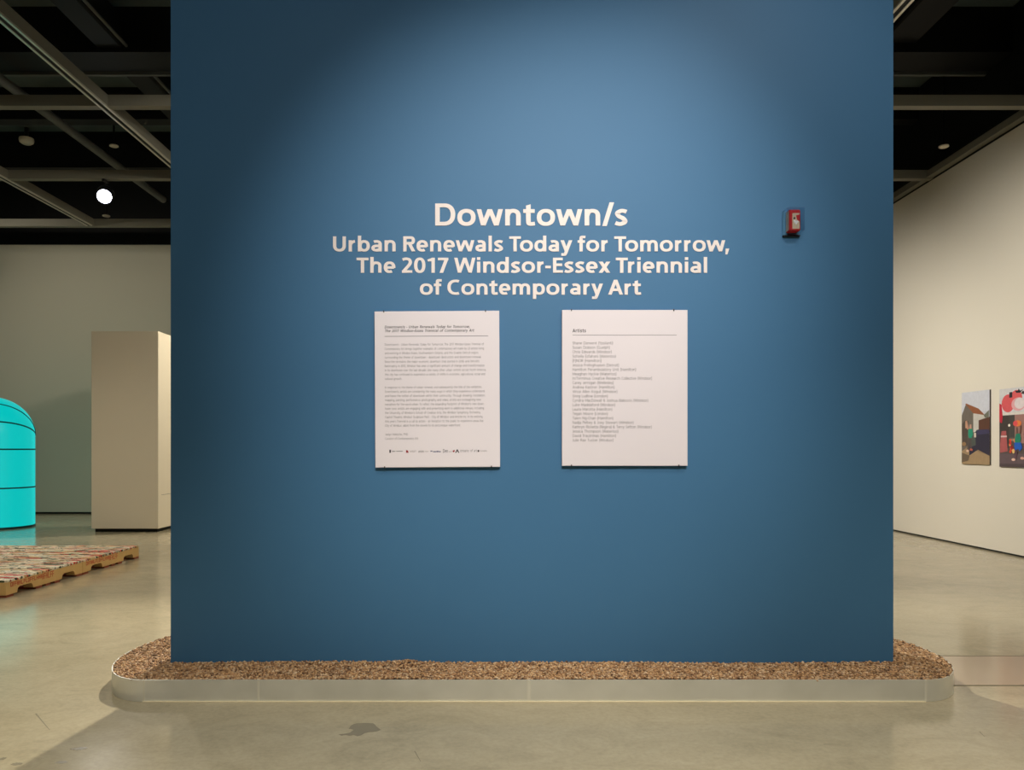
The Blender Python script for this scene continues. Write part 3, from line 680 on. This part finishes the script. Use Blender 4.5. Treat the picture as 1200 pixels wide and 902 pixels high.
# ------------------------------------------------------------------ photographs on the white side wall
def wall_print(root, w_, h_, polys):
    V = []; Fc = []; cols = []
    for k, (pts, c) in enumerate(polys):
        o = len(V)
        # u runs from the far (left in view) edge towards the viewer
        V += [(-.0182-.00006*k, w_/2-u*w_, -h_/2+v*h_) for u, v in pts]; Fc.append(tuple(range(o, o+len(pts)))); cols += [lin(c)]*len(pts)
    me = bpy.data.meshes.new('print'); me.from_pydata(V, [], Fc)
    at = me.color_attributes.new('ink', 'FLOAT_COLOR', 'POINT'); at.data.foreach_set('color', np.array([(*c, 1) for c in cols]).ravel())
    me.materials.append(M_print); me.update(); link('print', me, root)
def ell(cx_, cy_, a, b, n=18, t0=0, t1=2*math.pi): return [(cx_+a*math.cos(t0+(t1-t0)*i/n), cy_+b*math.sin(t0+(t1-t0)*i/n)) for i in range(n)]
def rc(a, b, c, d_): return [(a, b), (c, b), (c, d_), (a, d_)]
def photo(y0, y1, z0, z1, polys, label):
    w_, h_ = y1-y0, z1-z0
    root = empty('mounted_photograph', (XR, (y0+y1)/2, (z0+z1)/2)); tag(root, label, 'photograph', 'photographs on the white side wall')
    MB().bevbox(-.018, -.0005, -w_/2, w_/2, -h_/2, h_/2, .001).build('mount', mat('photo_edge', (70, 62, 58), .5, var=.1), root)
    wall_print(root, w_, h_, polys)
r5 = random.Random(5)
art1 = [(rc(0,0,1,1), (196, 198, 206)), (rc(0,.72,1,1), (206, 208, 216)), (rc(0,0,1,.30), (150, 126, 96)), ([(0,0),(1,0),(1,.12),(.45,.2),(0,.2)], (166, 140, 106)),
        ([(0,.18),(0,.68),(.15,.83),(.43,.72),(.43,.3)], (112, 104, 94)), ([(.13,.84),(.45,.69),(.84,.665),(.62,.76),(.17,.845)], (146, 90, 60)),
        ([(.43,.3),(.43,.7),(.84,.665),(.84,.34)], (200, 196, 186)), ([(.62,.42),(.62,.6),(1,.64),(1,.42)], (96, 64, 50)), ([(.8,.665),(.98,.73),(.98,.63),(.84,.63)], (110, 112, 96)),
        ([(.28,.12),(.28,.30),(.55,.47),(1,.46),(1,.12),(.6,.2)], (54, 50, 66)), ([(.55,.40),(.58,.475),(.98,.47),(1,.42)], (66, 62, 92)), ([(.3,.24),(.32,.44),(.5,.44),(.52,.26)], (84, 90, 84)),
        ([(.02,.24),(.02,.56),(.12,.61),(.25,.6),(.22,.26)], (86, 76, 68)), (rc(.14,.50,.20,.6), (206, 162, 128)), ([(.24,.40),(.25,.49),(.40,.49),(.42,.41),(.36,.36),(.28,.36)], (44, 146, 116)),
        ([(.28,.49),(.30,.55),(.36,.55),(.37,.49)], (196, 150, 130)), ([(.20,.48),(.17,.6),(.20,.61),(.27,.49)], (190, 140, 118)), (rc(.46,.37,.53,.43), (220, 206, 190)),
        ([(.20,.17),(.24,.36),(.36,.36),(.38,.2),(.33,.2),(.3,.3),(.27,.19)], (88, 80, 76)), ([(.3,.19),(.32,.22),(.41,.21),(.40,.185)], (196, 100, 80)), (ell(.22,.185,.05,.018,8), (232, 196, 170)), (ell(.09,.28,.08,.03,10), (150, 120, 84)),
        ([(0,.02),(.25,.05),(.3,.12),(0,.16)], (112, 96, 78))]
photo(9.13, 9.68, .992, 1.858, art1, 'narrow unframed photograph of a grey house with brown roof and raised-arms figure')
art2 = [(rc(0,0,1,1), (208, 206, 206)), (rc(0,.0,1,.67), (92, 80, 76)), (rc(.0,.24,.13,.67), (70, 62, 58)), (rc(.13,.38,.2,.67), (76, 72, 68)), (rc(.20,.30,.48,.67), (160, 120, 112)), (rc(.48,.24,1,.67), (120, 84, 76)),
        (rc(0,0,1,.17), (104, 88, 92)), ([(0,0),(1,0),(1,.06),(0,.04)], (84, 72, 74)), (rc(0,.66,1,.69), (220, 214, 206)), ([(0,.7),(.05,.88),(.13,.96),(.26,.985),(1,.985),(1,.7)], (214, 214, 216)),
        (ell(.115,.81,.085,.115), (218, 92, 96)), (ell(.22,.87,.075,.10), (222, 96, 98)), (ell(.245,.79,.088,.085), (226, 168, 172)), (ell(.262,.80,.066,.07), (226, 214, 214)), (rc(.13,.88,.17,.95), (40, 38, 44)),
        ([(.20,.965),(.24,.955),(.25,.985),(.27,.955),(.31,.97),(.27,.93),(.22,.935)], (34, 40, 44)), ([(.28,.92),(.33,.9),(.34,.82),(.36,.85),(.34,.93),(.30,.95)], (60, 52, 56)), (rc(.36,.74,.5,.84), (160, 178, 160)),
        ([(0,.58),(.035,.56),(.045,.64),(.03,.80),(0,.82)], (196, 40, 62)), ([(.01,.30),(.03,.46),(.09,.46),(.11,.20),(.01,.18)], (176, 92, 92)), (rc(.02,.38,.10,.40), (216, 190, 186)), (rc(.13,.33,.24,.36), (150, 130, 112)),
        (ell(.13,.53,.015,.018,8), (250, 240, 220))]
for k in range(70):
    u = r5.choice([.13+.11*r5.random(), .33+.16*r5.random(), .56+.4*r5.random()]); v = .19+.15*r5.random()*(1 if u < .3 else 1.4)
    art2.append((ell(u, v, .016, .022, 7), r5.choice([(206, 74, 50), (196, 52, 44), (222, 110, 66), (224, 140, 84), (150, 40, 40)])))
art2 += [([(.205,.345),(.22,.42),(.27,.425),(.285,.36),(.27,.30),(.21,.30)], (40, 130, 104)), ([(.205,.21),(.20,.31),(.285,.31),(.30,.24),(.27,.20),(.25,.23)], (40, 96, 188)), ([(.22,.42),(.225,.50),(.24,.50),(.245,.42)], (120, 84, 74)),
         ([(.26,.42),(.275,.52),(.295,.52),(.28,.42)], (120, 84, 74)), (ell(.245,.55,.045,.04,12), (232, 130, 70)), (ell(.215,.55,.03,.035,10), (224, 84, 86)), (ell(.19,.2,.018,.03,8), (226, 190, 120)), ([(.20,.10),(.21,.2),(.24,.2),(.23,.11)], (104, 78, 86)),
         (ell(.19,.095,.025,.018,8), (232, 190, 170)), (ell(.30,.115,.025,.018,8), (224, 170, 150)), (rc(.5,.3,.62,.5), (196, 190, 180)), (rc(.42,.02,.6,.06), (150, 140, 136))]
photo(7.62, 8.95, .975, 1.845, art2, 'wide unframed photograph of a fruit shop front with a big red berry sign')

# ------------------------------------------------------------------ white display block
PYD = F*CH/97.5
bx0, bx1 = (107-PX)*PYD/F, (185.5-PX)*PYD/F
plinth = empty('display_block', ((bx0+bx1)/2, PYD, 0)); tag(plinth, 'tall off-white rectangular display block standing left of the blue wall', 'block')
ht = CH+(PY-388)*PYD/F; hw_ = (bx1-bx0)/2
MB().bevbox(-hw_, hw_, 0, .95, .05, ht, .004).build('body', mat('block_paint', (222, 210, 186), .6, var=.025, scale=2.0, bump=.06), plinth)
MB().box(-hw_+.03, hw_-.04, .05, .92, 0, .05).build('base', M_reveal, plinth)
MB().box(hw_-.002, hw_+.0008, .1, .62, .52, .524).build('seam', M_reveal, plinth)

# ------------------------------------------------------------------ turquoise glowing hooded drum
M_cyan = mat('turquoise_skin', (4, 150, 152), 0.4, var=0.02, scale=2.0, emit=(0, 206, 204), es=0.74)
M_seam = mat('dark_teal_seam', (8, 60, 62), 0.6, var=0.1)
def drum():
    r, zc = .565, 1.39
    root = empty('hooded_drum', (-7.64, 11.93, 0), math.radians(32.6)); tag(root, 'glowing turquoise round-topped drum with dark seams at the left edge', 'sculpture')
    def ringband(z0, z1, name='shell_band'):
        b = MB(); b.lathe([(r, z0), (r, z0+.01), (r, z1-.01), (r, z1)], 64, cap=False); b.lathe([(r-.012, z1), (r-.012, z0)], 64, cap=False); return b
    for z0, z1 in ((.03, .592), (.608, 1.162)): ringband(z0, z1).build('shell_band', M_cyan, root, smooth=True)
    def cap_pt(ps, ph, rr=r): return (rr*math.cos(ps), -rr*math.sin(ps)*math.cos(ph), zc+rr*math.sin(ps)*math.sin(ph))
    def hood(p0, p1, extra=None):
        b = extra or MB(); n, m = 40, max(3, int((p1-p0)/.06)); vs = []; fs = []
        for j in range(m+1):
            for i in range(n+1): vs.append(cap_pt(math.pi*i/n, p0+(p1-p0)*j/m))
        for j in range(m):
            for i in range(n): a = j*(n+1)+i; fs.append((a, a+1, a+n+2, a+n+1))
        b.add(vs, fs); return b
    a1, a2 = math.radians(19), math.radians(53)
    hood(0, a1-.01, ringband(1.178, zc)).build('shell_band', M_cyan, root, smooth=True)
    hood(a1+.01, a2-.01).build('hood_segment', M_cyan, root, smooth=True)
    hood(a2+.01, math.pi).build('hood_segment', M_cyan, root, smooth=True)
    for z in (.6, 1.17):
        MB().tube([((r-.004)*math.cos(t*math.pi/32), (r-.004)*math.sin(t*math.pi/32), z) for t in range(64)], .012, 6, closed=True).build('seam', M_seam, root, smooth=True)
    for a in (a1, a2):
        MB().tube([cap_pt(math.pi*i/48, a, r-.003) for i in range(49)], .012, 6).build('seam', M_seam, root, smooth=True)
    MB().lathe([(r-.02, 0), (r+.004, .002), (r+.004, .03), (r-.02, .032)], 64).build('base_ring', M_seam, root, smooth=True)
drum()

# ------------------------------------------------------------------ cardboard pallets printed like pizza boxes
M_card = mat('bare_cardboard', (230, 186, 118), 0.7, var=0.10, scale=14)
M_rust = mat('red_brown_edge', (150, 74, 44), 0.75, var=0.2, scale=14)
M_redink = mat('red_print', (204, 66, 42), 0.7, var=0.1, scale=40)
def deck_material():
    m = bpy.data.materials.new('printed_cardboard'); m.use_nodes = True; nt = m.node_tree; b = nt.nodes['Principled BSDF']
    tc = nt.nodes.new('ShaderNodeTexCoord'); oi = nt.nodes.new('ShaderNodeObjectInfo')
    ad = nt.nodes.new('ShaderNodeVectorMath'); ad.operation = 'ADD'
    sc = nt.nodes.new('ShaderNodeVectorMath'); sc.operation = 'SCALE'; sc.inputs['Scale'].default_value = 37.0
    cb = nt.nodes.new('ShaderNodeCombineXYZ')
    for k in 'XY': nt.links.new(oi.outputs['Random'], cb.inputs[k])
    nt.links.new(cb.outputs[0], sc.inputs[0]); nt.links.new(tc.outputs['Object'], ad.inputs[0]); nt.links.new(sc.outputs[0], ad.inputs[1])
    def layer(scale, stretch, lo, hi, dist=1.0):
        mp = nt.nodes.new('ShaderNodeMapping'); mp.inputs['Scale'].default_value = stretch
        n = nt.nodes.new('ShaderNodeTexNoise'); n.inputs['Scale'].default_value = scale; n.inputs['Detail'].default_value = 2; n.inputs['Distortion'].default_value = dist
        nt.links.new(ad.outputs[0], mp.inputs['Vector']); nt.links.new(mp.outputs[0], n.inputs['Vector'])
        r = nt.nodes.new('ShaderNodeMapRange'); r.inputs['From Min'].default_value = lo; r.inputs['From Max'].default_value = hi
        nt.links.new(n.outputs['Fac'], r.inputs['Value']); return r
    prev = None; base = (226, 190, 138)
    for col, args in (((244, 232, 206), (4, (1, 3, 1), .44, .48)), ((84, 92, 64), (7, (1, 3.2, 1), .56, .58)), ((214, 58, 46), (3, (.8, 7, 1), .585, .60)), ((58, 62, 46), (12, (1, 3, 1), .60, .62))):
        f = layer(*args); mx = nt.nodes.new('ShaderNodeMix'); mx.data_type = 'RGBA'
        if prev is None: mx.inputs['A'].default_value = (*lin(base), 1)
        else: nt.links.new(prev, mx.inputs['A'])
        mx.inputs['B'].default_value = (*lin(col), 1); nt.links.new(f.outputs[0], mx.inputs['Factor']); prev = mx.outputs['Result']
    nt.links.new(prev, b.inputs['Base Color']); b.inputs['Roughness'].default_value = .6
    return m
M_deck = deck_material()
def pallet_proto(label):
    Wd, Ln, H = 1.0, 1.15, .135
    root = empty('cardboard_pallet', (0,0,0)); tag(root, label, 'pallet', 'printed cardboard pallets')
    # stringers run away from the viewer; right edge of the pallet is x = 0, near end y = 0
    def arch(s0, s1, hgt, z0): return [(s0, z0), (s0+.012, z0+hgt*.7), (s0+.035, z0+hgt), (s1-.035, z0+hgt), (s1-.012, z0+hgt*.7), (s1, z0)]
    z0, z1 = .018, H-.018
    n1, n2 = (.145, .37), (.80, 1.02)
    prof = [(0, z0)]+arch(*n1, .045, z0)+arch(*n2, .045, z0)+[(Ln, z0), (Ln, z1), (0, z1)]
    for k, x in enumerate((-.04, -Wd/2+.02, -Wd+.08)):
        # split into column strips so that the notch stays concave-safe
        b = MB(); xa, xb = x-.04, x+.04
        cuts = sorted({p[0] for p in prof})
        def low(y):
            for s0, s1 in (n1, n2):
                if s0 <= y <= s1:
                    pts = arch(s0, s1, .045, z0)
                    for (ya, za), (yb_, zb) in zip(pts[:-1], pts[1:]):
                        if ya <= y <= yb_: return za+(zb-za)*(y-ya)/max(1e-6, yb_-ya)
            return z0
        vs = []; fs = []
        for y in cuts:
            vs += [(xa, y, low(y)), (xb, y, low(y)), (xb, y, z1), (xa, y, z1)]
        for i in range(len(cuts)-1):
            for q in range(4): fs.append((i*4+q, i*4+(q+1) % 4, i*4+4+(q+1) % 4, i*4+4+q))
        fs += [(0,1,2,3), tuple(len(vs)-4+q for q in range(4))]
        b.add(vs, fs); st = b.build('stringer', M_card, root)
        if k == 0:
            t = MB(); rr = random.Random(2); y = .06
            while y < .66:
                wd = rr.uniform(.016, .026); hgt = .034; zc = .093 if y < .5 else .088; hgt = .034 if y < .5 else .05
                kind = rr.randrange(4); X = .0006
                def bar(ya, yb_, za, zb): t.box(-.001, X, ya, yb_, za, zb)
                bar(y, y+.006, zc-hgt/2, zc+hgt/2)
                if kind in (0, 1): bar(y+wd-.006, y+wd, zc-hgt/2, zc+hgt/2)
                if kind in (0, 2): bar(y, y+wd, zc+hgt/2-.006, zc+hgt/2)
                if kind in (1, 2): bar(y, y+wd, zc-.003, zc+.003)
                if kind in (0, 3): bar(y, y+wd, zc-hgt/2, zc-hgt/2+.006)
                y += wd+.007
            t.build('red_lettering', M_redink, st)
    nb = 9; bw = Ln/nb
    me = None
    for i in range(nb):
        b = MB(); b.bevbox(-Wd, .002, i*bw+.012, (i+1)*bw-.012, z1, H+(.002 if i % 2 else 0), .003)
        b.build('deck_board', M_deck, root)
    for y0, y1 in ((0, .10), (.40, .50), (.545, .625), (.68, .77), (Ln-.11, Ln)):
        MB().box(-Wd, .001, y0+.004, y1-.004, 0, z0).build('bottom_board', M_rust, root)
    return root
PX0, PY0 = -3.90, 6.262
pa = pallet_proto('printed cardboard pallet reaching nearest the viewer, cut by the left edge')
pa.location = (PX0, PY0, 0)
for dx, dy, lb in ((0.0, 1.155, 'printed cardboard pallet at the back corner, nearest the white block'),
                   (-1.01, 1.155, 'printed cardboard pallet at the back, in front of the turquoise drum'),
                   (-1.01, 0.0, 'printed cardboard pallet mostly outside the left edge of the view')):
    q = copy_tree(pa); q.location = (PX0+dx, PY0+dy, 0); q['label'] = lb

# ------------------------------------------------------------------ ceiling fittings
def detector():
    r_ = empty('smoke_detector', (-7.19, 12.05, DECK)); tag(r_, 'round cream smoke detector under the dark ceiling at upper left', 'detector')
    MB().lathe([(.03, 0), (.03, -.16)], 12).build('stem', M_black, r_)
    MB().lathe([(.05, -.15), (.10, -.16), (.105, -.19), (.095, -.225), (.06, -.25), (.02, -.255)], 28).build('housing', M_cream, r_, smooth=True)
    MB().lathe([(.012, -.252), (.012, -.262)], 10, Matrix.Translation((.05, -.03, .012))).build('indicator', M_lens, r_)
detector()
def sprinkler(x, y, z, top, label, sc=1.0):
    r_ = empty('sprinkler_head', (x, y, top)); tag(r_, label, 'sprinkler', 'sprinkler heads under the ceiling')
    h = top-z
    MB().tube([(0,0,0), (0,0,-h+.05)], .014, 8).build('drop_pipe', M_black, r_)
    MB().lathe([(.016, -h+.05), (.03*sc, -h+.035), (.012, -h+.03), (.012, -h+.012)], 14).build('body', M_black, r_, smooth=True)
    MB().lathe([(.02*sc, -h+.016), (.062*sc, -h+.008), (.065*sc, -h-.006), (.05*sc, -h-.014)], 18).build('deflector', M_cream, r_, smooth=True)
def cpt(px, py, z): 
    d_ = F*(z-CH)/(PY-py); return (px-PX)*d_/F, d_
x, y = cpt(133.5, 171, 5.72); sprinkler(x, y, 5.72, DECK, 'small pale sprinkler head left of the sloping light track')
x, y = cpt(124.5, 253, 4.86); sprinkler(x, y, 4.86, DECK, 'small pale sprinkler head just below the lit spotlight', .9)
x, y = cpt(1106, 171.5, 4.80); sprinkler(x, y, 4.80, DECK, 'small pale sprinkler head near the white side wall', .9)

def lens_mat(name, col, es):
    return mat(name, (255, 255, 255), .3, emit=col, es=es)
M_lamp = lens_mat('lamp_lens', (255, 240, 214), 6.0)
M_lampb = lens_mat('cool_lamp_lens', (232, 236, 255), 14.0)
def spotlight(mount, aim, watts, cone, blend, col, label, r=.055, ln=.17, lens=None, size=.04, drop=.16):
    root = empty('track_or_fill_spot', mount); tag(root, label, 'spotlight', 'track spotlights on the ceiling grid')  # real track lamps and added fill spots share this fixture
    d_ = (Vector(aim)-(Vector(mount)-Vector((0,0,drop)))).normalized(); hd = Vector((0,0,-drop))
    MB().bevbox(-.018, .018, -.06, .06, -.03, -.0005, .003).build('track_adapter', M_plug, root)
    q = d_.to_track_quat('Z', 'Y').to_matrix().to_4x4()
    sx = (q @ Vector((1,0,0))); 
    rr = r+.012
    yk = MB(); yk.tube([(0,0,-.028), (0,0,-drop+rr+.02)], .008, 8)
    side = Vector((sx.x, sx.y, 0)); side = side.normalized() if side.length > .1 else Vector((1,0,0))
    arc = [hd+side*rr*math.cos(t)+Vector((0,0,1))*(rr+.02)*math.sin(t) for t in [math.pi*k/10 for k in range(11)]]
    yk.tube(arc, .006, 6); yk.build('yoke', M_plug, root, smooth=True)
    Mh = Matrix.Translation(hd) @ q
    MB().lathe([(r*.55, -ln*.55), (r*.8, -ln*.5), (r, -ln*.25), (r, ln*.5), (r*.93, ln*.5), (r*.9, ln*.44)], 24, Mh).build('lamp_head', M_plug, root, smooth=True)
    hdo = [o for o in bpy.data.objects if o.parent == root and o.name.startswith('lamp_head')][0]
    MB().lathe([(r*.88, ln*.445), (r*.86, ln*.47), (r*.4, ln*.48)], 24, Mh).build('lens', lens or M_lamp, hdo, smooth=True)
    if watts:
        ld = bpy.data.lights.new('spot', 'SPOT'); ld.energy = watts; ld.color = col; ld.spot_size = math.radians(cone); ld.spot_blend = blend; ld.shadow_soft_size = size
        lo = bpy.data.objects.new('spot', ld); C.objects.link(lo); lo.parent = root
        lo.matrix_local = Matrix.Translation(hd+d_*(ln*.5+.02)) @ (-d_).to_track_quat('Z', 'Y').to_matrix().to_4x4()
    return root
for mount, aim, watts, cone, blend, col, label, size in LAMPS:
    z = 4.6875 if abs(mount[0]-3.2) < .01 or abs(mount[0]+1.68) < .01 or (abs(mount[0]-.75) < .01 and mount[1] > 2) else 4.70
    spotlight((mount[0], mount[1], z), aim, watts, cone, blend, col, label, size=size)
x, y = cpt(122, 211, 4.70)
spotlight((x+.02, 10.40, 4.70), (-2.4, 2.5, 0.2), 330, 56, .9, (1.0, .95, .88), 'lit spotlight with a bright white lens hanging at upper left', r=.098, ln=.2, lens=M_lampb, size=.06, drop=.2)
